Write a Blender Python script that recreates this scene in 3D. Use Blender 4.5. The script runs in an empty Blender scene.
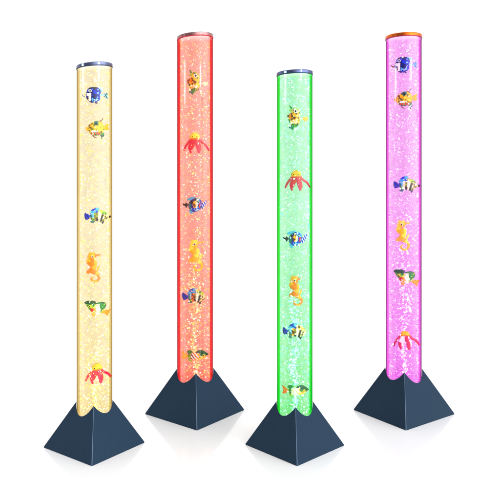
import bpy, math, random
from mathutils import Vector, Matrix, noise
random.seed(11)
scene = bpy.context.scene
COL = scene.collection

# ------------------------------------------------------------------ helpers
def lin(c):
    def f(v):
        v /= 255.0
        return v/12.92 if v <= 0.04045 else ((v+0.055)/1.055)**2.4
    return (f(c[0]), f(c[1]), f(c[2]), 1.0)

def principled(name, rgb, rough=0.4, metal=0.0, spec=0.5, coat=0.0, emis=0.0, var=0.0, vscale=300.0, sss=0.0):
    m = bpy.data.materials.new(name); m.use_nodes = True
    nt = m.node_tree; b = nt.nodes['Principled BSDF']
    b.inputs['Base Color'].default_value = lin(rgb)
    b.inputs['Roughness'].default_value = rough
    b.inputs['Metallic'].default_value = metal
    b.inputs['Specular IOR Level'].default_value = spec
    b.inputs['Coat Weight'].default_value = coat
    if emis:
        b.inputs['Emission Color'].default_value = lin(rgb)
        b.inputs['Emission Strength'].default_value = emis
    if var:
        tc = nt.nodes.new('ShaderNodeTexCoord')
        n = nt.nodes.new('ShaderNodeTexNoise'); n.inputs['Scale'].default_value = vscale; n.inputs['Detail'].default_value = 3
        nt.links.new(tc.outputs['Object'], n.inputs['Vector'])
        mx = nt.nodes.new('ShaderNodeHueSaturation'); mx.inputs['Color'].default_value = lin(rgb)
        mr = nt.nodes.new('ShaderNodeMapRange'); mr.inputs['To Min'].default_value = 1-var; mr.inputs['To Max'].default_value = 1+var
        nt.links.new(n.outputs['Fac'], mr.inputs['Value']); nt.links.new(mr.outputs['Result'], mx.inputs['Value'])
        nt.links.new(mx.outputs['Color'], b.inputs['Base Color'])
    return m

def link_mesh(name, verts, faces, mats, idx=None, parent=None, smooth=True, loc=None):
    me = bpy.data.meshes.new(name)
    me.from_pydata(verts, [], faces)
    for m in mats: me.materials.append(m)
    if idx: me.polygons.foreach_set('material_index', idx)
    if smooth: me.polygons.foreach_set('use_smooth', [True]*len(me.polygons))
    me.update()
    o = bpy.data.objects.new(name, me); COL.objects.link(o)
    if parent: o.parent = parent
    if loc: o.location = loc
    return o

def tag(o, label=None, cat=None, group=None, kind=None):
    if label: o['label'] = label
    if cat: o['category'] = cat
    if group: o['group'] = group
    if kind: o['kind'] = kind
    return o

def empty(name, loc, rz=0.0):
    o = bpy.data.objects.new(name, None); o.empty_display_size = 0.02
    COL.objects.link(o); o.location = loc; o.rotation_euler = (0, 0, rz)
    return o

# ------------------------------------------------------------------ camera
F = 660.0; HOR = 183.0; CAMH = 0.786
cam = bpy.data.cameras.new('camera'); co = bpy.data.objects.new('camera', cam); COL.objects.link(co)
co.location = (0, 0, CAMH); co.rotation_euler = (math.radians(90), 0, 0)
cam.sensor_width = 36; cam.lens = 36*F/500; cam.shift_y = (HOR-250)/500.0
cam.clip_end = 500; cam.clip_start = 0.05
scene.camera = co

# ------------------------------------------------------------------ world and lamps
w = bpy.data.worlds.new('World'); scene.world = w; w.use_nodes = True
bg = w.node_tree.nodes['Background']
def world_light():          # white studio: brighter on the camera's right, dimmer on its left
    nt = w.node_tree; L = nt.links
    tc = nt.nodes.new('ShaderNodeTexCoord'); sp = nt.nodes.new('ShaderNodeSeparateXYZ'); L.new(tc.outputs['Generated'], sp.inputs[0])
    def mr(sock, a, b, c, d):
        n = nt.nodes.new('ShaderNodeMapRange'); n.interpolation_type = 'SMOOTHSTEP'
        n.inputs['From Min'].default_value = a; n.inputs['From Max'].default_value = b
        n.inputs['To Min'].default_value = c; n.inputs['To Max'].default_value = d
        L.new(sock, n.inputs['Value']); return n.outputs['Result']
    side = mr(sp.outputs['X'], -0.35, 0.75, 0.30, WR)
    back = mr(sp.outputs['Y'], 0.25, -0.35, 0.0, 1.0)
    mx = nt.nodes.new('ShaderNodeMix'); mx.data_type = 'FLOAT'
    mx.inputs['A'].default_value = WF
    L.new(back, mx.inputs['Factor']); L.new(side, mx.inputs['B']); L.new(mx.outputs['Result'], bg.inputs['Strength'])
    bg.inputs['Color'].default_value = (1, 1, 1, 1)
WF = 1.18; WR = 4.0
world_light()

def area(name, az, el, dist, size, E, sx=None):
    # az: degrees to the right of the direction from lamps to camera
    d = bpy.data.lights.new(name, 'AREA'); d.shape = 'RECTANGLE'
    d.size = sx or size; d.size_y = size; d.energy = E*math.pi*dist*dist
    o = bpy.data.objects.new(name, d); COL.objects.link(o)
    a = math.radians(az); e = math.radians(el)
    t = Vector((0, 2.0, 0.6))
    v = Vector((math.sin(a)*math.cos(e), -math.cos(a)*math.cos(e), math.sin(e)))
    o.location = t + v*dist
    o.rotation_euler = v.to_track_quat('Z', 'Y').to_euler()
    return o
area('key_softbox', 38, 12.0, 12, 0.4, 0.16, 1.4)
area('side_softbox', -66, 11.0, 12, 0.9, 0.24, 2.8)

# ------------------------------------------------------------------ floor
fm = principled('white_floor', (245, 246, 248), rough=0.35, spec=0.3, coat=1.0)
fb = fm.node_tree.nodes['Principled BSDF']; fb.inputs['Coat Roughness'].default_value = 0.10; fb.inputs['Coat IOR'].default_value = 1.52
fl = link_mesh('floor', [(-60, -20, 0), (60, -20, 0), (60, 200, 0), (-60, 200, 0)], [(0, 1, 2, 3)], [fm], smooth=False)
tag(fl, 'seamless glossy white studio floor under the four lamps', 'floor', kind='structure')

# ------------------------------------------------------------------ materials
def base_material():
    m = bpy.data.materials.new('slate_blue_plastic'); m.use_nodes = True
    nt = m.node_tree; b = nt.nodes['Principled BSDF']
    b.inputs['Roughness'].default_value = 0.42
    b.inputs['Specular IOR Level'].default_value = 0.06
    tc = nt.nodes.new('ShaderNodeTexCoord')
    mp = nt.nodes.new('ShaderNodeMapping'); mp.inputs['Scale'].default_value = (900, 900, 60)
    n = nt.nodes.new('ShaderNodeTexNoise'); n.inputs['Scale'].default_value = 1.0; n.inputs['Detail'].default_value = 4
    r = nt.nodes.new('ShaderNodeValToRGB')
    r.color_ramp.elements[0].position = 0.3; r.color_ramp.elements[0].color = (0.0115, 0.0275, 0.051, 1)
    r.color_ramp.elements[1].position = 0.7; r.color_ramp.elements[1].color = (0.0165, 0.0380, 0.071, 1)
    nt.links.new(tc.outputs['Object'], mp.inputs['Vector']); nt.links.new(mp.outputs['Vector'], n.inputs['Vector'])
    nt.links.new(n.outputs['Fac'], r.inputs['Fac']); nt.links.new(r.outputs['Color'], b.inputs['Base Color'])
    bp = nt.nodes.new('ShaderNodeBump'); bp.inputs['Strength'].default_value = 0.08; bp.inputs['Distance'].default_value = 0.0005
    nt.links.new(n.outputs['Fac'], bp.inputs['Height']); nt.links.new(bp.outputs['Normal'], b.inputs['Normal'])
    return m
BASE = base_material()
EDGE = principled('ridge_glint_plastic', (92, 110, 135), rough=0.4, spec=0.2)  # lighter colour paints the bright highlight along the pyramid ridges
DARKIN = principled('dark_socket_plastic', (30, 38, 50), rough=0.6, spec=0.2)

def shell_material(name, centre, edge, rim):
    m = bpy.data.materials.new(name); m.use_nodes = True
    nt = m.node_tree; nt.nodes.clear(); L = nt.links
    out = nt.nodes.new('ShaderNodeOutputMaterial')
    lw = nt.nodes.new('ShaderNodeLayerWeight'); lw.inputs['Blend'].default_value = 0.5
    r = nt.nodes.new('ShaderNodeValToRGB'); cr = r.color_ramp
    cr.elements[0].position = 0.0; cr.elements[0].color = centre
    cr.elements[1].position = 0.86; cr.elements[1].color = rim
    e = cr.elements.new(0.30); e.color = centre
    e = cr.elements.new(0.42); e.color = tuple(0.7*centre[i]+0.3*edge[i] for i in range(4))
    e = cr.elements.new(0.50); e.color = edge
    e = cr.elements.new(0.57); e.color = edge
    tr = nt.nodes.new('ShaderNodeBsdfTransparent')
    gl = nt.nodes.new('ShaderNodeBsdfGlossy'); gl.inputs['Roughness'].default_value = 0.05
    mx = nt.nodes.new('ShaderNodeMixShader'); mx.inputs['Fac'].default_value = 0.035
    L.new(lw.outputs['Facing'], r.inputs['Fac']); L.new(r.outputs['Color'], tr.inputs['Color'])
    L.new(tr.outputs[0], mx.inputs[1]); L.new(gl.outputs[0], mx.inputs[2]); L.new(mx.outputs[0], out.inputs['Surface'])
    return m

SIG = 20.0
def water_material(name, top, bottom, height, sig=SIG):
    m = bpy.data.materials.new(name); m.use_nodes = True
    nt = m.node_tree; nt.nodes.clear(); L = nt.links
    out = nt.nodes.new('ShaderNodeOutputMaterial')
    ab = nt.nodes.new('ShaderNodeVolumeAbsorption'); ab.inputs['Color'].default_value = (0, 0, 0, 1); ab.inputs['Density'].default_value = sig
    em = nt.nodes.new('ShaderNodeEmission'); em.inputs['Strength'].default_value = sig
    tc = nt.nodes.new('ShaderNodeTexCoord'); sp = nt.nodes.new('ShaderNodeSeparateXYZ')
    mr = nt.nodes.new('ShaderNodeMapRange'); mr.inputs['From Min'].default_value = 0.1*height; mr.inputs['From Max'].default_value = 0.62*height
    mix = nt.nodes.new('ShaderNodeMix'); mix.data_type = 'RGBA'
    mix.inputs['A'].default_value = bottom; mix.inputs['B'].default_value = top
    add = nt.nodes.new('ShaderNodeAddShader')
    L.new(tc.outputs['Object'], sp.inputs[0]); L.new(sp.outputs['Z'], mr.inputs['Value']); L.new(mr.outputs['Result'], mix.inputs['Factor'])
    nz = nt.nodes.new('ShaderNodeTexNoise'); nz.inputs['Scale'].default_value = 55; nz.inputs['Detail'].default_value = 2
    L.new(tc.outputs['Object'], nz.inputs['Vector'])
    nr = nt.nodes.new('ShaderNodeMapRange'); nr.inputs['From Min'].default_value = 0.35; nr.inputs['From Max'].default_value = 0.65
    nr.inputs['To Min'].default_value = 0.86; nr.inputs['To Max'].default_value = 1.2
    L.new(nz.outputs['Fac'], nr.inputs['Value'])
    vm = nt.nodes.new('ShaderNodeVectorMath'); vm.operation = 'SCALE'
    L.new(mix.outputs['Result'], vm.inputs[0]); L.new(nr.outputs['Result'], vm.inputs['Scale'])
    L.new(vm.outputs['Vector'], em.inputs['Color'])
    L.new(ab.outputs[0], add.inputs[0]); L.new(em.outputs[0], add.inputs[1]); L.new(add.outputs[0], out.inputs['Volume'])
    return m

# toy colours, all but black with a faint glow added to stay vivid
PAL = {}
def pal(key):
    table = dict(navy=(5, 18, 105), blue=(8, 40, 205), cyan=(60, 180, 235), sky=(130, 205, 240), white=(250, 250, 250),
        black=(8, 10, 16), yellow=(250, 192, 5), lemon=(255, 235, 60), orange=(250, 125, 0), amber=(250, 170, 20), red=(215, 5, 30),
        crimson=(220, 0, 70), green=(25, 130, 45), dkgreen=(10, 80, 45), lime=(150, 195, 40), olive=(125, 125, 45),
        beige=(225, 205, 130), cream=(250, 235, 190), brown=(110, 55, 20), teal=(30, 110, 110))
    if key not in PAL:
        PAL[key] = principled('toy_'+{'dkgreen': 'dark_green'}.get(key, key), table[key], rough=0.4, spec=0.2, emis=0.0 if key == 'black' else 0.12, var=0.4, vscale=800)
    return PAL[key]

# ------------------------------------------------------------------ shape builders, in photo pixels times U
RC, RX = 12.6, 16.2
def bend(x):                     # depth of the layer just inside the tube wall
    t = max(0.0, 1-(x/RX)**2)
    return -RC*math.sqrt(t)

DARKER = dict(blue='navy', navy='black', yellow='olive', amber='brown', orange='brown', cream='beige', cyan='blue', olive='brown', lime='green', green='dkgreen', beige='olive', sky='cyan')
LIGHTER = dict(blue='sky', navy='blue', yellow='lemon', amber='cream', orange='yellow', cream='white', cyan='white', olive='lime', lime='lemon', green='lime', beige='white')
class Toy:
    """a floating toy; shapes are given in small units around (x0) on the tube front"""
    def __init__(s, lamp, name, px, py, label, cat, group, rot=0.0, mirror=False, scale=1.0):
        s.U = lamp['U']; k = 0.98
        s.x0 = (px-lamp['cx'])*k
        s.rot = math.radians(rot); s.mir = -1 if mirror else 1; s.sc = scale
        z = CAMH + (HOR-py)*s.U*k
        y0 = bend(s.x0)
        th = lamp['th']
        lx, ly = s.x0*s.U, y0*s.U
        wx = lamp['X'] + lx*math.cos(th)-ly*math.sin(th)
        wy = lamp['d'] + lx*math.sin(th)+ly*math.cos(th)
        s.root = empty(name, (wx, wy, z), th); s.y0 = y0
        tag(s.root, label, cat, group)
    def T(s, x, y, z):
        x *= s.mir*s.sc; z *= s.sc
        c, n = math.cos(s.rot), math.sin(s.rot)
        x, z = x*c-z*n, x*n+z*c
        yy = y*s.sc + bend(s.x0+x)-s.y0
        return (x*s.U, yy*s.U, z*s.U)
    def puff(s, name, pts, t, col, y=0.0, parent=None, NA=84, NR=14, sharp=False, label=None):
        n = len(pts); out = []
        if sharp:
            per = NA//n+1
            for i in range(n):
                a, b = pts[i], pts[(i+1) % n]
                for j in range(per): out.append((a[0]+(b[0]-a[0])*j/per, a[1]+(b[1]-a[1])*j/per))
        else:
            per = max(2, NA//n)
            for i in range(n):
                p0, p1, p2, p3 = pts[i-1], pts[i], pts[(i+1) % n], pts[(i+2) % n]
                for j in range(per):
                    u = j/per
                    out.append(tuple(0.5*((2*p1[k])+(-p0[k]+p2[k])*u+(2*p0[k]-5*p1[k]+4*p2[k]-p3[k])*u*u+(-p0[k]+3*p1[k]-3*p2[k]+p3[k])*u**3) for k in (0, 1)))
        N = len(out); cx = sum(p[0] for p in out)/N; cz = sum(p[1] for p in out)/N
        V = []; Fc = []; P2 = []
        for side in (-1, 1):
            off = len(V)
            V.append(s.T(cx, y+side*t, cz)); P2.append((cx, cz))
            for r in range(1, NR+1):
                rr = r/NR; h = t*math.sqrt(max(0, 1-rr**2.2))
                for p in out:
                    X = cx+(p[0]-cx)*rr; Z = cz+(p[1]-cz)*rr
                    V.append(s.T(X, y+side*h, Z)); P2.append((X, Z))
            for i in range(N):
                j = (i+1) % N
                Fc.append((off, off+1+i, off+1+j) if side > 0 else (off, off+1+j, off+1+i))
                for r in range(NR-1):
                    a = off+1+r*N
                    q = (a+i, a+N+i, a+N+j, a+j)
                    Fc.append(q if side > 0 else q[::-1])
        mats = []; keys = []; idx = []
        for f in Fc:
            x = sum(P2[i][0] for i in f)/len(f); z = sum(P2[i][1] for i in f)/len(f)
            k = col(x, z) if callable(col) else col
            if name == 'body':          # painted blotches; the lighter ones put sparkle into the colour
                nv = noise.noise(Vector((x*.5+s.x0, z*.5, s.y0+9)))
                if nv > 0.2: k = DARKER.get(k, k)
                elif nv < -0.3: k = LIGHTER.get(k, k)
            if k not in keys: keys.append(k); mats.append(pal(k))
            idx.append(keys.index(k))
        o = link_mesh(name, V, Fc, mats, idx, parent or s.root)
        if label: o['label'] = label
        return o
    def oval(s, name, cx, cz, a, b, t, col, y=0.0, parent=None, ex=1.0):
        pts = []
        for i in range(14):
            an = 2*math.pi*i/14; c, n = math.cos(an), math.sin(an)
            pts.append((cx+a*math.copysign(abs(c)**ex, c), cz+b*math.copysign(abs(n)**ex, n)))
        return s.puff(name, pts, t, col, y, parent)
    def sweep(s, name, path, col, y=0.0, parent=None, flat=0.7, seg=5, label=None):
        # path: (x, z, r)
        P = []
        n = len(path)
        for i in range(n-1):
            p0 = path[max(0, i-1)]; p1 = path[i]; p2 = path[i+1]; p3 = path[min(n-1, i+2)]
            for j in range(seg):
                u = j/seg
                P.append(tuple(0.5*((2*p1[k])+(-p0[k]+p2[k])*u+(2*p0[k]-5*p1[k]+4*p2[k]-p3[k])*u*u+(-p0[k]+3*p1[k]-3*p2[k]+p3[k])*u**3) for k in range(3)))
        P.append(path[-1]); V = []; Fc = []; K = 10; idx = []; keys = []; mats = []
        for i, p in enumerate(P):
            a = P[max(0, i-1)]; b = P[min(len(P)-1, i+1)]
            dx, dz = b[0]-a[0], b[1]-a[1]; l = math.hypot(dx, dz) or 1; nx, nz = -dz/l, dx/l
            for k in range(K):
                an = 2*math.pi*k/K
                V.append(s.T(p[0]+nx*p[2]*math.cos(an), y+p[2]*flat*math.sin(an), p[1]+nz*p[2]*math.cos(an)))
        for i in range(len(P)-1):
            for k in range(K):
                q = (k+1) % K
                Fc.append((i*K+k, i*K+q, (i+1)*K+q, (i+1)*K+k))
                c = col(i/(len(P)-1)) if callable(col) else col
                if c not in keys: keys.append(c); mats.append(pal(c))
                idx.append(keys.index(c))
        Fc.append(tuple(range(K))[::-1]); Fc.append(tuple((len(P)-1)*K+k for k in range(K))); idx += [0, 0]
        o = link_mesh(name, V, Fc, mats, idx, parent or s.root)
        if label: o['label'] = label
        return o
    def eye(s, x, z, r=1.4, ring='white', parent=None):
        e = s.oval('eye', x, z, r, r, 0.9, ring, y=-2.0)
        s.oval('pupil', x, z-0.1, r*0.55, r*0.6, 0.6, 'black', y=-2.6, parent=e)
        return e

G = dict(blue='blue toy fish floating in the tubes', yel='yellow toy fish floating in the tubes', ban='banded toy fish floating in the tubes',
         sea='toy seahorses floating in the tubes', grn='green toy fish floating in the tubes', oct='toy octopuses floating in the tubes')

def blue_fish_left(lamp, px, py, label, tailcol='black'):
    s = Toy(lamp, 'blue_fish', px, py, label, 'toy fish', G['blue'])
    def c(x, z):
        if x < -2.2 and z < 1.5 and z > -6 and (x+z*0.3) > -6.5: return 'white' if not (x < -4.6 and z < -1.5) else 'black'
        if -1.5 < x < 1.2 and -6.2 < z < -3.0: return 'cyan'
        if z > 5.4: return 'navy'
        return 'blue' if (x > -1 or z > 2) else 'navy'
    s.puff('body', [(-7, 2), (-5, 6.3), (-1, 7.8), (5, 7.6), (7.2, 6), (6.6, 0), (6, -5), (2, -7), (-2, -7.8), (-5.5, -5), (-7.6, -1.5)], 2.3, c)
    s.puff('dorsal_fin', [(3, 7.2), (8, 7.4), (9.4, 5), (7, 3), (6.4, 5)], 0.7, 'sky', y=-0.5)
    s.puff('pectoral_fin', [(-0.5, -1), (3.5, 0.5), (3, -3.6), (0, -4)], 0.6, 'navy', y=-2.2)
    s.sweep('mouth', [(-6.5, -1, .8), (-9, -1.4, .6), (-11, 0.6, .35)], 'black' if tailcol == 'black' else 'brown')
    s.puff('belly_fin', [(0, -6), (3, -6.4), (4, -8.6), (1.2, -8)], 0.6, 'navy')
    tail = s.puff('tail_fin', [(9.4, 0.2), (12, 2.8), (14, 2.6), (13.3, 0), (14.3, -2.4), (11.6, -2.2)], 0.6, lambda x, z: tailcol if (x*1.7+z) % 3.2 < 1.7 else 'sky')
    s.sweep('tail_root', [(6, 0.2, 1.3), (9, 0.1, .8), (11, 0, .7)], 'sky')
    s.eye(-3.2, 3.6, 1.5)

def blue_fish_right(lamp, px, py, label):
    s = Toy(lamp, 'blue_fish', px, py, label, 'toy fish', G['blue'])
    def c(x, z):
        if ((x-0.8)/2.6)**2+((z-0.6)/3.6)**2 < 1: return 'amber' if x < 1.3 else 'cream'
        if -5.5 < x < -3 and z < 2: return 'teal'
        if z > 4 and x > 2: return 'cyan'
        if z < -4 and x > 3: return 'cyan'
        return 'blue' if (x*0.6-z) > -2.5 else 'navy'
    s.puff('body', [(-6, 0), (-4.5, 3.5), (-1, 6.3), (3, 7), (6.5, 5), (7.4, 1), (7, -3), (3.5, -6), (-1, -7), (-4.8, -4.5)], 2.2, c)
    s.puff('dorsal_fin', [(-7.8, 4.8), (-4, 4.4), (0, 6.4), (1, 8.2), (-3, 7.6), (-5, 7)], 0.8, 'cyan')
    s.puff('anal_fin', [(-5, -4), (-1, -6.4), (-2.4, -9), (-4.6, -7.2)], 0.7, 'cyan')
    s.puff('tail_fin', [(-6, .2), (-8.2, 2.4), (-9, 1), (-11.6, 1.4), (-10.8, -.4), (-9, -1), (-8.2, -3)], 0.9, 'black', label='black tail fin')
    s.puff('pectoral_fin', [(6.5, -1), (9, 3), (12, 4.4), (11.4, 1.4), (9.6, -2), (7.4, -4)], 0.8, lambda x, z: 'white' if (x*1.3+z*.7) % 3.1 < 1.0 else 'blue', y=-1)
    s.puff('gill', [(5, 2), (6, 1.2), (5.3, -2.6), (4.3, -1.4)], 0.5, 'red', y=-1.9)
    s.eye(4.2, 2.9, 1.1, 'sky')

def yellow_fish(lamp, px, py, label, upright=False, tail='amber', col='yellow', mirror=False, tail_at=11):
    s = Toy(lamp, 'yellow_fish', px, py, label, 'toy fish', G['yel'])
    if not upright:
        def c(x, z):
            if z < -3.4 and -5.5 < x < 3.5: return 'red' if (x*1.0) % 2.2 < 1.3 and z > -5.6 else 'green'
            if -2 < x < 2.4 and z > 5.2: return 'green'
            if -4.5 < x < 2 and -3.4 < z < -1.6: return 'white' if (x+0.6*z) % 2.8 < 1.7 else 'orange'
            return 'amber' if noise.noise(Vector((x*.3, z*.3, 7))) > 0.22 else col
        s.puff('body', [(-7.6, 0), (-7, 4), (-3.5, 6.4), (0.5, 8), (5, 7.2), (7.6, 3), (7.2, -2), (4, -5.6), (-1, -6.4), (-5.6, -4.8)], 2.3, c)
        s.puff('tail_fin', [(6.5, 2), (9.5, 5), (12.5, 5.6), (11.5, 2.6), (12.6, .6), (9, -1)], 0.7, tail)
        s.puff('side_fin', [(-6.6, 0.6), (-9.4, 2.2), (-9.8, -.6), (-7.6, -2)], 0.7, 'amber')
        s.puff('belly_fin', [(3, -4.4), (7, -3), (7.8, -6), (5.6, -9.6), (4.6, -7)], 0.8, lambda x, z: 'dkgreen' if z < -5.5 else 'green')
        s.sweep('spine', [(2, 7, .7), (5, 8.6, .5), (6.8, 11, .3)], 'brown')
        s.sweep('spine', [(-4, -4, .6), (-2, -7.5, .5), (1, -8.8, .3)], 'brown')
        s.eye(0.2, 5.4, 1.9, 'teal'); s.oval('mouth', -2.8, -2.6, 2.0, 0.8, 0.7, 'white', y=-2.0)
    else:
        def c(x, z):
            if z < -6.6 or (x < -3.6 and z < -1.5): return 'green'
            if z > 8.2: return 'lime'
            if -1 < x < 3.5 and -6 < z < -3.4: return 'white' if (x+z) % 2.2 < 1.0 else 'amber'
            if x < -1.8 and -3 < z < 4: return 'orange'
            return col if z > 2.5 or x > 2 else 'amber'
        s.puff('body', [(-1.6, 9), (2.5, 9.6), (5.4, 6.5), (5.3, 2), (5.6, -3), (4, -8), (0, -9.4), (-3.4, -6.5), (-5.4, -2), (-5.2, 3), (-2.6, 5.5)], 2.3, c)
        s.puff('top_fin', [(-1, 8), (-3.2, 11.4), (-4.8, 12), (-3.2, 8.5), (-5, 6.4), (-2.5, 6)], 0.7, lambda x, z: 'green' if z > 8.6 else 'lime')
        s.puff('bottom_fin', [(-3, -7), (-5.2, -9.8), (-2.8, -11), (-1.6, -12.6), (0.4, -9)], 0.7, lambda x, z: 'teal' if x < -1.8 else 'green')
        s.puff('side_fin', [(-4, 1), (-6.4, 2.8), (-6.2, -1), (-4.6, -2)], 0.7, 'brown')
        s.puff('tail_fin', [(8.2, -1), (10, .8), (12.8, .2), (14, 1.6), (13.2, -2), (10.6, -3.4)], 0.6, tail)
        s.sweep('tail_root', [(4.4, -1.5, 1.2), (7, -1.3, .6), (10, -1, .6)], 'cream')
        s.eye(1.6, 6.0, 1.9, 'white')

def banded_fish(lamp, px, py, label, top='olive', long=True, top2='lime'):
    s = Toy(lamp, 'banded_fish', px, py, label, 'toy fish', G['ban'])
    def c(x, z):
        if x < -4.6: return 'cyan' if z > 1 else 'teal'
        if x < -3.0: return 'sky' if z > -2 else 'olive'
        if -0.8 < x < 1.2 and z < 2.6: return 'olive' if z > -2.5 else 'black'
        if x > 2.4 and abs(x-5.1-0.3*z) < 1.0 and z < 1.5: return 'black'
        if z > 3.4: return top2 if x > 1 else 'cyan'
        if x < 1.2: return top
        if 1.2 <= x < 3.8: return 'cream'
        return 'beige' if z < 2 else top2
    s.puff('body', [(-7, -.5), (-5.6, 4), (-2, 6.8), (2.5, 6), (7, 4.6), (10.2, 1.2), (10.6, -2), (7, -5), (3.4, -6.2), (-1, -5), (-4.8, -4.4)], 2.1, c)
    s.puff('dorsal_fin', [(-7, 3), (-4.6, 6.6), (-1, 8.2), (2.2, 7.6), (1, 6), (-3, 5.2), (-5.4, 2.4)], 0.9, lambda x, z: 'blue' if x < -1.4 and z > 5 else 'cyan', y=-.4)
    s.puff('tail_fin', [(-5.6, -.8), (-8, 1.4), (-11.4, 3.2), (-12.2, 0), (-11, -3.6), (-7.6, -3)], 1.0, lambda x, z: 'blue' if (x+z*.5) % 2.9 < 2 else 'navy', label='royal blue tail fin')
    s.puff('belly_fin', [(-5, -3.6), (-2, -5), (-3.6, -7), (-6.4, -6)], 0.7, 'teal')
    s.puff('anal_fin', [(4, -5), (7, -4.4), (5.6, -8), (4.4, -7)], 0.7, 'black')
    s.sweep('stripe', [(1.8, 5.2, .4), (2.6, 1, .5), (2.2, -4.5, .4)], 'white', y=-2.0)
    s.eye(8.0, -0.3, 1.3, 'cream')
    if long: s.oval('snout', 12.4, -1.2, 1.3, 1.2, 0.9, 'black'); s.sweep('snout_bridge', [(9.6, -1.1, 1.0), (12, -1.2, .6), (12.8, -1.2, .5)], 'beige')

def seahorse(lamp, px, py, label, col='orange', col2='amber', scale=1.0, loose=False):
    s = Toy(lamp, 'seahorse', px, py, label, 'toy seahorse', G['sea'], scale=scale)
    h = s.oval('head', -1.8, 10.2, 4.0, 3.8, 1.9, lambda x, z: col2 if z > 11 or x < -3.4 else col)
    s.sweep('snout', [(0.6, 11.6, 1.6), (3.4, 11.8, 1.1), (6.6, 12.2, .7)], col)
    s.puff('crest', [(-4.6, 11.6), (-4, 15), (-1.4, 14.4), (1.2, 15), (1.4, 12.4)], 0.8, col2)
    def cc(u): return col if int(u*13) % 3 else col2
    s.sweep('body', [(-3.6, 8.6, 2.0), (-4.2, 5.4, 2.7), (-1.2, 3.4, 3.3), (0.2, 0.4, 2.9), (-2.0, -3.0, 2.6), (1.4, -5.0, 2.1), (4.4, -7.4, 1.6), (5.4, -10.6, 1.3), (3.2, -13.6, 1.2), (-.6, -13.4, 1.1), (-2.0, -10.8, 0.9), (.2, -9.4, .6)], cc)
    s.puff('belly', [(0, 7), (2.8, 6), (3.2, 2.6), (.6, 1.4)], 1.4, col2, y=-.8)
    s.puff('dorsal_fin', [(-3.2, -1.8), (-6.2, -3), (-6.8, -5.6), (-4, -6.2), (-1.4, -4.4)], 0.8, col)
    s.puff('back_fin', [(3.4, -4.8), (5.6, -1), (6, 1.6), (3.8, .4), (2.4, -3)], 0.6, col2)
    s.eye(-1.2, 10.8, 1.2, 'cream')

def green_fish_right_tail(lamp, px, py, label):
    s = Toy(lamp, 'green_fish', px, py, label, 'toy fish', G['grn'])
    def c(x, z):
        if z > 4.6: return 'dkgreen' if x < 0 or x > 5 else 'green'
        if x < -6.6+0.2*z: return 'lime'
        if ((x+5)/1.8)**2+((z+.8)/1.7)**2 < 1: return 'red'
        if -1.4 < x < 3.2: return 'cream' if (x+z*.5) % 3 < 2.1 else 'white'
        if x > 3: return 'green' if (x-z) % 4.4 < 2.4 else 'lime'
        return 'amber' if x > -4.4 and z < 1.6 else 'lime'
    s.puff('body', [(-11, 5.4), (-6, 6.4), (0, 6), (4.6, 6.6), (8.6, 4.6), (8.4, 1.4), (6.2, -2.2), (2.2, -5.6), (-2.8, -5.8), (-6.6, -2), (-9.4, 2)], 2.1, c)
    s.puff('dorsal_fin', [(-12.2, 6), (-9.4, 8), (-4, 8.2), (-1.2, 6.8), (-3.4, 4.6), (-9, 4.4)], 0.9, 'dkgreen', y=-.6, label='dark green dorsal fin')
    s.puff('tail_fin', [(5.4, -2), (9, -2.2), (13.4, -2.6), (11.8, -5), (10.4, -8.4), (7.8, -6), (5, -5)], 0.9, lambda x, z: 'orange' if (x+z) % 2.8 < 1.5 else 'amber', label='orange tail fin')
    s.puff('belly_fin', [(-5, -4), (-1.6, -5), (-2.6, -8), (-4.6, -7)], 0.7, 'amber')
    s.puff('side_fin', [(2.6, 4), (5, 5), (4.6, 0.2), (3, .4)], 0.6, 'green', y=-1.9)
    s.eye(-7.0, 2.8, 1.2, 'lemon')

def green_fish_left_tail(lamp, px, py, label, tail='yellow', cent='orange'):
    s = Toy(lamp, 'green_fish', px, py, label, 'toy fish', G['grn'])
    def c(x, z):
        if x < -4.2: return 'green' if (x+z) % 2.6 < 1.5 else 'lime'
        if x > 4.4 and z > -0.4: return 'dkgreen' if z > 1.4 else 'green'
        if x > 3.4: return 'amber' if z > -2 else 'lemon'
        return cent if (x*1.1+z*.9) % 3.4 < 1.9 else 'white'
    s.puff('body', [(-7.6, 0), (-5, 2.8), (-1, 3.8), (3, 4.4), (8, 3.4), (12.6, .4), (10, -2.4), (5, -4), (0, -4.6), (-5, -3.6)], 2.1, c)
    s.puff('dorsal_fin', [(0.6, 3.4), (3.4, 5.6), (8, 5), (12.6, 1.2), (13, -.6), (8, 2), (4, 3.2)], 1.0, 'dkgreen', y=-1, label='dark green dorsal fin')
    s.puff('rear_fin', [(-8, 3.8), (-5.6, 5.6), (-2, 4.8), (-3, 2.4), (-6, 2)], 0.8, 'green', y=-.5)
    s.puff('belly_fin', [(-6.6, -3), (-3.6, -3), (-3, -5.8), (-6, -5)], 0.7, 'lime')
    s.puff('tail_fin', [(-6.6, 0), (-9, 2), (-13, 4), (-12, 0), (-13, -4), (-9, -3)], 1.0, tail, label=tail+' tail fin')
    s.eye(8.4, .4, 1.1, 'lemon')

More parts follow.
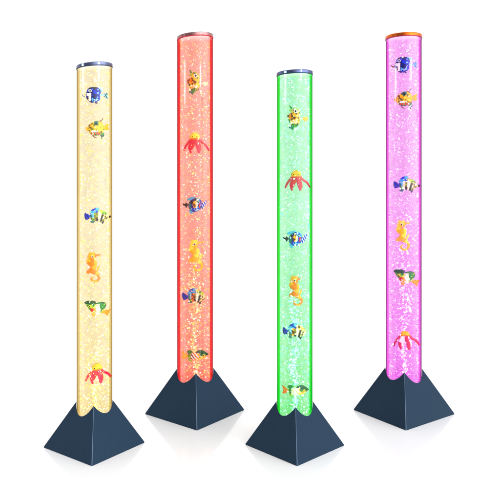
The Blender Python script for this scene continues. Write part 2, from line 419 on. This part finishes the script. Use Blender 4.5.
def octopus(lamp, px, py, label, head='yellow', veil=False):
    s = Toy(lamp, 'octopus', px, py, label, 'toy octopus', G['oct'])
    # py = rim of the head; head above, arms below
    s.puff('head', [(-4.6, -.6), (-4.3, 2.6), (-2.2, 5.2), (0.4, 6.0), (3.4, 5), (5, 2.6), (5.2, -.6), (3, -1.4), (-2, -1.4)] if not veil else
           [(-5, -1.6), (-3.6, 1), (-2.8, 3.4), (0, 4), (3.4, 3.2), (4.6, 1), (6, -1.6), (3, -1), (-2, -1)], 2.6,
           lambda x, z: 'olive' if (z > 5.6 or (x < -4 and z > 1)) else ('orange' if z < 0.2 else head))
    arms = [[(-3.6, -1, 1.0), (-6, -4, 1.0), (-8.6, -7.6, .9), (-10.4, -12, .55)],
            [(-2, -1.2, 1.2), (-3.4, -5, 1.1), (-4.6, -9, 1.3), (-3.6, -14.4, .7)],
            [(0, -1.4, 1.3), (-.6, -5, 1.1), (-2.6, -9, 1.1), (-4.8, -12.4, .7)],
            [(1.4, -1.4, 1.4), (2.2, -5, 1.4), (3.6, -9, 1.6), (4.4, -14.4, .9)],
            [(3.2, -1.2, 1.2), (4, -4, 1.0), (5.2, -8, 1.1), (5.6, -12, .7)],
            [(4.6, -1, 1.0), (7.4, -4, .9), (11, -6.4, .9), (14.4, -11.6, .55)]]
    for i, a in enumerate(arms):
        a = [(q[0], q[1], q[2]*1.28) for q in a]
        c0 = ('crimson', 'crimson', 'red', 'crimson', 'red', 'crimson')[i]
        if veil and i in (2, 4): c0 = 'white'
        elif veil and i == 1: c0 = lambda u: 'white' if u < 0.5 else 'crimson'
        s.sweep('arm', a, c0, y=-0.3 if i in (1, 3) else 0.4)
    if not veil: s.eye(-2.0, 1.6, 1.0, 'lemon'); s.eye(2.4, 1.6, 1.0, 'lemon')

# ------------------------------------------------------------------ the lamp
H = 68.0; DR = 49.5
def lamp(cx, back, front_x, top_y, cap_tilt, R, cols, label, key):
    U = (CAMH/229.0) if back else 0.003
    d = F*U; X = (cx-250)*U
    L = dict(U=U, d=d, X=X, cx=cx, th=-math.atan((cx-250)/F), key=key)
    root = empty('bubble_lamp', (X, d, 0))
    tag(root, label, 'lamp', 'glowing bubble tube lamps on pyramid bases')
    # --- base outline
    rr = DR/F/(1-DR/F)+1
    fx = (front_x-250)/rr - (cx-250)
    ph = max(-0.125, min(0.125, fx/DR))
    fx = ph*DR + max(-3.0, min(3.0, fx-ph*DR))
    lx, ly = -DR*math.cos(ph), -DR*math.sin(ph)
    cor = [(lx, ly), (fx, -DR), (-lx, -ly), (-fx, DR)]
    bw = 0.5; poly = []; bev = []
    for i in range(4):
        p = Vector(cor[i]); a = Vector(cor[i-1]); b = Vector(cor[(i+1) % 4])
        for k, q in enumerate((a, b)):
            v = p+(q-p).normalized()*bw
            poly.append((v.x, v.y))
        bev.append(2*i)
    def rout(an):
        dx, dy = math.cos(an), math.sin(an)
        for i in range(8):
            a = poly[i]; b = poly[(i+1) % 8]
            ex, ey = b[0]-a[0], b[1]-a[1]
            det = dx*(-ey)+ex*dy
            if abs(det) < 1e-9: continue
            t = (a[0]*(-ey)+ex*a[1])/det; u = (dx*a[1]-dy*a[0])/det
            if t > 0 and -1e-6 <= u <= 1+1e-6: return t, i
        return DR, 0
    angs = sorted([math.atan2(p[1], p[0]) for p in poly] + [math.radians(k*3+0.7)-math.pi for k in range(120)])
    V = []; Fc = []; idx = []; CV = []; N = len(angs); Rb = R+0.35
    for an in angs:
        r, _ = rout(an); c, n = math.cos(an), math.sin(an)
        zi = H*(1-Rb/r)
        V += [(r*c*U, r*n*U, 0.0), (r*c*U, r*n*U, 0.9*U), (Rb*c*U, Rb*n*U, (zi+0.9)*U), (Rb*c*U, Rb*n*U, 8*U)]
    for i in range(N):
        j = (i+1) % N
        mid = (angs[i]+angs[j])/2 if j else angs[i]+1e-4
        if j == 0: mid = angs[i]+((angs[0]+2*math.pi)-angs[i])/2
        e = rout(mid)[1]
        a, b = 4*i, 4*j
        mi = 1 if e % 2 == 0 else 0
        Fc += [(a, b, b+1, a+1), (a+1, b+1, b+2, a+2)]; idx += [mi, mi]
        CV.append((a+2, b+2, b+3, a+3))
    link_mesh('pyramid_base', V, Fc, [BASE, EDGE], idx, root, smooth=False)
    cv = []; cf = []
    for i in range(N):
        q = V[4*i+2]; b_ = V[4*i+3]; cv += [(q[0], q[1], q[2]-0.02*U), (b_[0], b_[1], b_[2])]
    for i in range(N):
        j = (i+1) % N; cf.append((2*i, 2*j, 2*j+1, 2*i+1))
    link_mesh('socket_glow_lining', cv, cf, [lit('socket_glow_'+key, cols['sock'])], None, root)  # glowing lining added so the tube foot shows no dark wall
    # --- top of the tube
    zt = CAMH + (HOR-top_y)/(1+18.4/F/(1-18.4/F))*U
    zc = zt - 3.7*U
    def lathe(name, prof, mats, idxs=None, NS=96, tilt=None, smooth=True):
        V = []; Fc = []; ix = []
        for k, (r, z) in enumerate(prof):
            for s_ in range(NS):
                a = 2*math.pi*s_/NS
                x = r*math.cos(a); zz = z
                if tilt and tilt[k]: zz += x*cap_tilt*U
                V.append((x*U, r*math.sin(a)*U, zz))
        for k in range(len(prof)-1):
            for s_ in range(NS):
                t = (s_+1) % NS
                Fc.append((k*NS+s_, k*NS+t, (k+1)*NS+t, (k+1)*NS+s_)); ix.append(idxs[k] if idxs else 0)
        if prof[0][0] > 0.01: pass
        o = link_mesh(name, V, Fc, mats, ix, root, smooth)
        return o
    shell = shell_material('tinted_acrylic_'+key, *cols['shell'])
    lathe('tube', [(R, 9*U), (R, zc+0.5*U)], [shell], tilt=[0, 1])
    Rw = 0.85*R
    wm = water_material('glowing_water_'+key, cols['top'], cols['bottom'], zt)
    lathe('water_column', [(0.001, 12*U), (Rw, 12*U), (Rw, zc-0.6*U), (0.001, zc-0.6*U)], [wm], tilt=[0, 0, 1, 1], smooth=False)
    capm = principled('cap_metal_'+key, cols['cap'], rough=0.12, metal=0.85, spec=0.5)
    capd = principled('cap_lip_'+key, cols['lip'], rough=0.35, metal=0.5)
    Rc = R+0.55
    cap = lathe('cap', [(R-0.3, zc-0.2*U), (Rc, zc), (Rc+.05, zc+0.7*U), (Rc+.05, zc+3.0*U), (Rc-0.5, zc+3.6*U), (Rc-3, zc+3.7*U), (0.001, zc+3.7*U)],
                [capm, capd], [1, 1, 0, 0, 0, 0], tilt=[1]*7, smooth=False)
    # light plate at the foot; glowing disc added to hide the cap's dark underside
    lathe('light_plate', [(0.001, 11*U), (R-0.6, 11*U)], [principled('light_plate_'+key, cols['plate'], rough=0.5, emis=0.8)])
    lathe('top_glow_disc', [(0.001, zc-0.25*U), (R-0.4, zc-0.25*U)], [lit('top_glow_disc_'+key, cols['sock'])], tilt=[1, 1])
    # --- bubbles
    ico = [(0, 0, 1), (0, 0, -1)]
    NSG, NRG = 8, 6
    def blob(c, r, V, Fc, ix, mi):
        off = len(V)
        M = Matrix.Rotation(random.uniform(0, 6.28), 3, 'Y') @ Matrix.Rotation(random.uniform(0, 6.28), 3, 'Z')
        S = (random.uniform(.8, 1.05), random.uniform(.8, 1.0), random.uniform(.9, 1.25))
        for i in range(NRG+1):
            ph = math.pi*i/NRG
            ring = 1 if i in (0, NRG) else NSG
            for j in range(ring):
                a = 2*math.pi*j/NSG
                v = M @ Vector((math.sin(ph)*math.cos(a)*S[0], math.sin(ph)*math.sin(a)*S[1], math.cos(ph)*S[2]))
                V.append(((c[0]+v.x*r)*U, (c[1]+v.y*r)*U, c[2]+v.z*r*U))
        def id_(i, j):
            if i == 0: return off
            if i == NRG: return off+1+(NRG-1)*NSG
            return off+1+(i-1)*NSG+j % NSG
        for i in range(NRG):
            for j in range(NSG):
                if i == 0: f = (id_(0, 0), id_(1, j), id_(1, j+1))
                elif i == NRG-1: f = (id_(i, j), id_(NRG, 0), id_(i, j+1))
                else: f = (id_(i, j), id_(i+1, j), id_(i+1, j+1), id_(i, j+1))
                Fc.append(f); ix.append(mi)
    V = []; Fc = []; ix = []
    zlo = 34*U; zhi = zc-1.5*U
    K = len(cols['bub'])
    def pick(): return min(K-1, int(random.random()**1.0*K))
    for _ in range(cols['n'][0]):      # clinging to the inside of the wall
        a = random.uniform(0, 2*math.pi) if random.random() < 0.72 else random.choice((0, 0, math.pi))+random.uniform(-.5, .5)
        r = Rw-0.75
        z = zlo+(zhi-zlo)*random.random()**cols['pw']
        if noise.noise(Vector((math.cos(a)*1.6+cx, math.sin(a)*1.6, z*38))) < -0.05 and random.random() < 0.7: continue
        blob((r*math.cos(a), r*math.sin(a), z), random.choice((.22, .28, .34, .42, .55, .8)), V, Fc, ix, pick())
    for _ in range(cols['n'][1]):      # drifting in the water, in front half
        r = (Rw-1.0)*math.sqrt(random.random()); a = random.uniform(math.pi, 2*math.pi)
        z = zlo+(zhi-zlo)*random.random()**cols['pw']
        blob((r*math.cos(a), r*math.sin(a), z), random.choice((.28, .38, .5, .7)), V, Fc, ix, pick())
    for _ in range(cols['n'][2]):      # rising plume over the pump
        t = random.random()**1.1
        z = 36*U + t*cols['plume']*U
        wv = 1.6+6.5*min(1, t*1.5)
        x = random.gauss(0, .5)*wv + 1.6*math.sin(t*14+cx); x = max(-11, min(11, x))
        blob((x, -random.uniform(.55, .93)*math.sqrt(max(1, (Rw-1.2)**2-x*x)), z), random.choice((.35, .45, .6, .8, 1.0)), V, Fc, ix, pick())
    mats = [principled('bubble_%s_%d' % (key, i), c, rough=0.15, spec=0.5, emis=e) for i, (c, e) in enumerate(cols['bub'])]  # emission stands in for the LED light the bubbles catch
    bo = link_mesh('bubbles', V, Fc, mats, ix)
    bo.location = (X, d, 0); bo.rotation_euler = (0, 0, L['th'])
    tag(bo, cols['blabel'], 'bubbles', 'air bubbles rising in the tubes', 'stuff')
    return L

def lit(name, c):
    m = principled(name, (90, 90, 90), rough=0.7, spec=0.0)
    b = m.node_tree.nodes['Principled BSDF']; b.inputs['Emission Color'].default_value = lin(c); b.inputs['Emission Strength'].default_value = 1.0
    return m
def sc(c, k=1.0):
    l = lin(c); return (l[0]*k, l[1]*k, l[2]*k, 1)
YEL = dict(shell=((1, .985, .93, 1), (.83, .71, .42, 1), (.45, .34, .13, 1)), top=sc((242, 224, 180)), bottom=sc((240, 212, 138)),
    cap=(98, 108, 140), lip=(40, 55, 90), plate=(255, 235, 170), sock=(255, 250, 235), n=(3800, 1500, 230), pw=1.0, plume=60,
    bub=[((255, 240, 180), .75), ((255, 225, 120), .6), ((255, 250, 225), .9), ((248, 215, 105), .45)], blabel='pale yellow air bubbles inside the cream glowing tube at far left')
RED = dict(shell=((1, .86, .83, 1), (.93, .10, .09, 1), (.55, .02, .08, 1)), top=sc((250, 156, 142)), bottom=sc((250, 106, 86)),
    cap=(158, 118, 118), lip=(190, 30, 50), plate=(255, 170, 120), sock=(255, 225, 225), n=(3800, 1700, 620), pw=1.0, plume=125,
    bub=[((255, 222, 130), .8), ((255, 180, 85), .65), ((255, 245, 225), .9), ((255, 200, 150), .6)], blabel='golden and white air bubbles inside the red glowing tube')
GRN = dict(shell=((.90, 1, .92, 1), (.12, .85, .17, 1), (.03, .50, .10, 1)), top=sc((162, 240, 180)), bottom=sc((92, 228, 104)),
    cap=(90, 100, 140), lip=(20, 60, 90), plate=(170, 255, 190), sock=(225, 255, 228), n=(3800, 1700, 620), pw=1.0, plume=125,
    bub=[((240, 255, 255), .9), ((185, 245, 250), .7), ((205, 255, 225), .7), ((150, 230, 235), .6)], blabel='white and pale cyan air bubbles inside the green glowing tube')
PNK = dict(shell=((.99, .89, .99, 1), (.88, .30, .82, 1), (.25, .05, .22, 1)), top=sc((242, 160, 238)), bottom=sc((235, 88, 232)),
    cap=(215, 100, 25), lip=(160, 30, 60), plate=(255, 180, 255), sock=(255, 225, 255), n=(3800, 1700, 800), pw=0.95, plume=165,
    bub=[((255, 250, 255), .95), ((252, 220, 252), .75), ((248, 195, 248), .6), ((226, 128, 228), .4)], blabel='white and lilac air bubbles inside the pink glowing tube')

y = lamp(94.6, False, 97.0, 61.6, 0.094, 17.3, YEL, 'tall cream yellow glowing tube lamp on dark pyramid base, leftmost of the four', 'yellow')
r = lamp(195.1, True, 197.0, 31.6, 0.088, 17.8, RED, 'tall red glowing tube lamp with a pinkish cap on dark pyramid base', 'red')
g = lamp(294.7, False, 297.2, 69.0, 0.040, 17.7, GRN, 'green glowing tube lamp with a blue steel cap on dark pyramid base', 'green')
p = lamp(403.6, True, 405.3, 31.6, 0.022, 17.5, PNK, 'pink magenta glowing tube lamp with an orange cap on dark pyramid base', 'pink')

blue_fish_left(y, 93.5, 94.8, 'royal blue and white toy fish near the top of the cream tube')
yellow_fish(y, 96, 129, 'yellow toy fish with green fins, second in the cream tube')
banded_fish(y, 97, 216, 'toy fish with royal blue tail and cream bands in the middle of the cream tube', top='olive')
seahorse(y, 93.5, 267.5, 'orange toy seahorse in the cream tube')
green_fish_right_tail(y, 97, 309, 'green and cream toy fish with orange tail in the cream tube')
octopus(y, 96.5, 369.5, 'toy octopus with yellow head and crimson arms low in the cream tube')

yellow_fish(r, 194, 82, 'upright yellow toy fish with white eye at the top of the red tube', upright=True, tail='cream')
octopus(r, 194.5, 138.5, 'toy octopus with yellow head and crimson arms in the red tube', head='lemon')
blue_fish_right(r, 194.3, 205, 'blue toy fish with a black tail in the middle of the red tube')
seahorse(r, 196, 255.5, 'bright yellow toy seahorse in the red tube', 'yellow', 'lemon', scale=1.05)
banded_fish(r, 194.5, 296.5, 'blue tailed toy fish with orange middle in the red tube, below the yellow seahorse', top='orange', long=False)
green_fish_left_tail(r, 195, 356, 'green toy fish with a yellow tail at the bottom of the red tube')

yellow_fish(g, 294, 117.5, 'upright orange toy fish with white eye at the top of the green tube', upright=True, tail='amber', col='amber')
octopus(g, 295.8, 176, 'toy octopus with orange head and red arms in the green tube', head='amber')
blue_fish_right(g, 294.6, 239, 'blue toy fish with a black tail in the middle of the green tube')
seahorse(g, 296, 291, 'orange toy seahorse in the green tube', 'orange', 'amber')
banded_fish(g, 295, 331.5, 'blue tailed toy fish with amber back in the green tube, below the orange seahorse', top='amber', long=False, top2='amber')
green_fish_left_tail(g, 295.5, 391, 'green toy fish with an orange tail at the bottom of the green tube', tail='orange', cent='cream')

blue_fish_left(p, 402.5, 64.5, 'royal blue and white toy fish near the top of the pink tube', tailcol='blue')
yellow_fish(p, 404.3, 99.5, 'yellow toy fish with a dark eye, second in the pink tube', col='yellow', tail='amber')
banded_fish(p, 406, 184.5, 'toy fish with royal blue tail and yellow back in the middle of the pink tube', top='cream')
seahorse(p, 403, 235.5, 'yellow toy seahorse in the pink tube', 'yellow', 'lemon')
green_fish_right_tail(p, 406, 278, 'green and white toy fish with orange tail in the pink tube')
octopus(p, 404.6, 335, 'toy octopus with yellow head and pale middle arms low in the pink tube', veil=True)

# ------------------------------------------------------------------ render settings
scene.render.engine = 'CYCLES'
c = scene.cycles
c.transparent_max_bounces = 24; c.max_bounces = 8; c.volume_bounces = 0
c.volume_step_rate = 4.0
c.caustics_reflective = False; c.caustics_refractive = False
scene.view_settings.view_transform = 'Standard'; scene.view_settings.look = 'None'
scene.view_settings.exposure = 0; scene.view_settings.gamma = 1
scene.render.resolution_x = 1024; scene.render.resolution_y = 1024
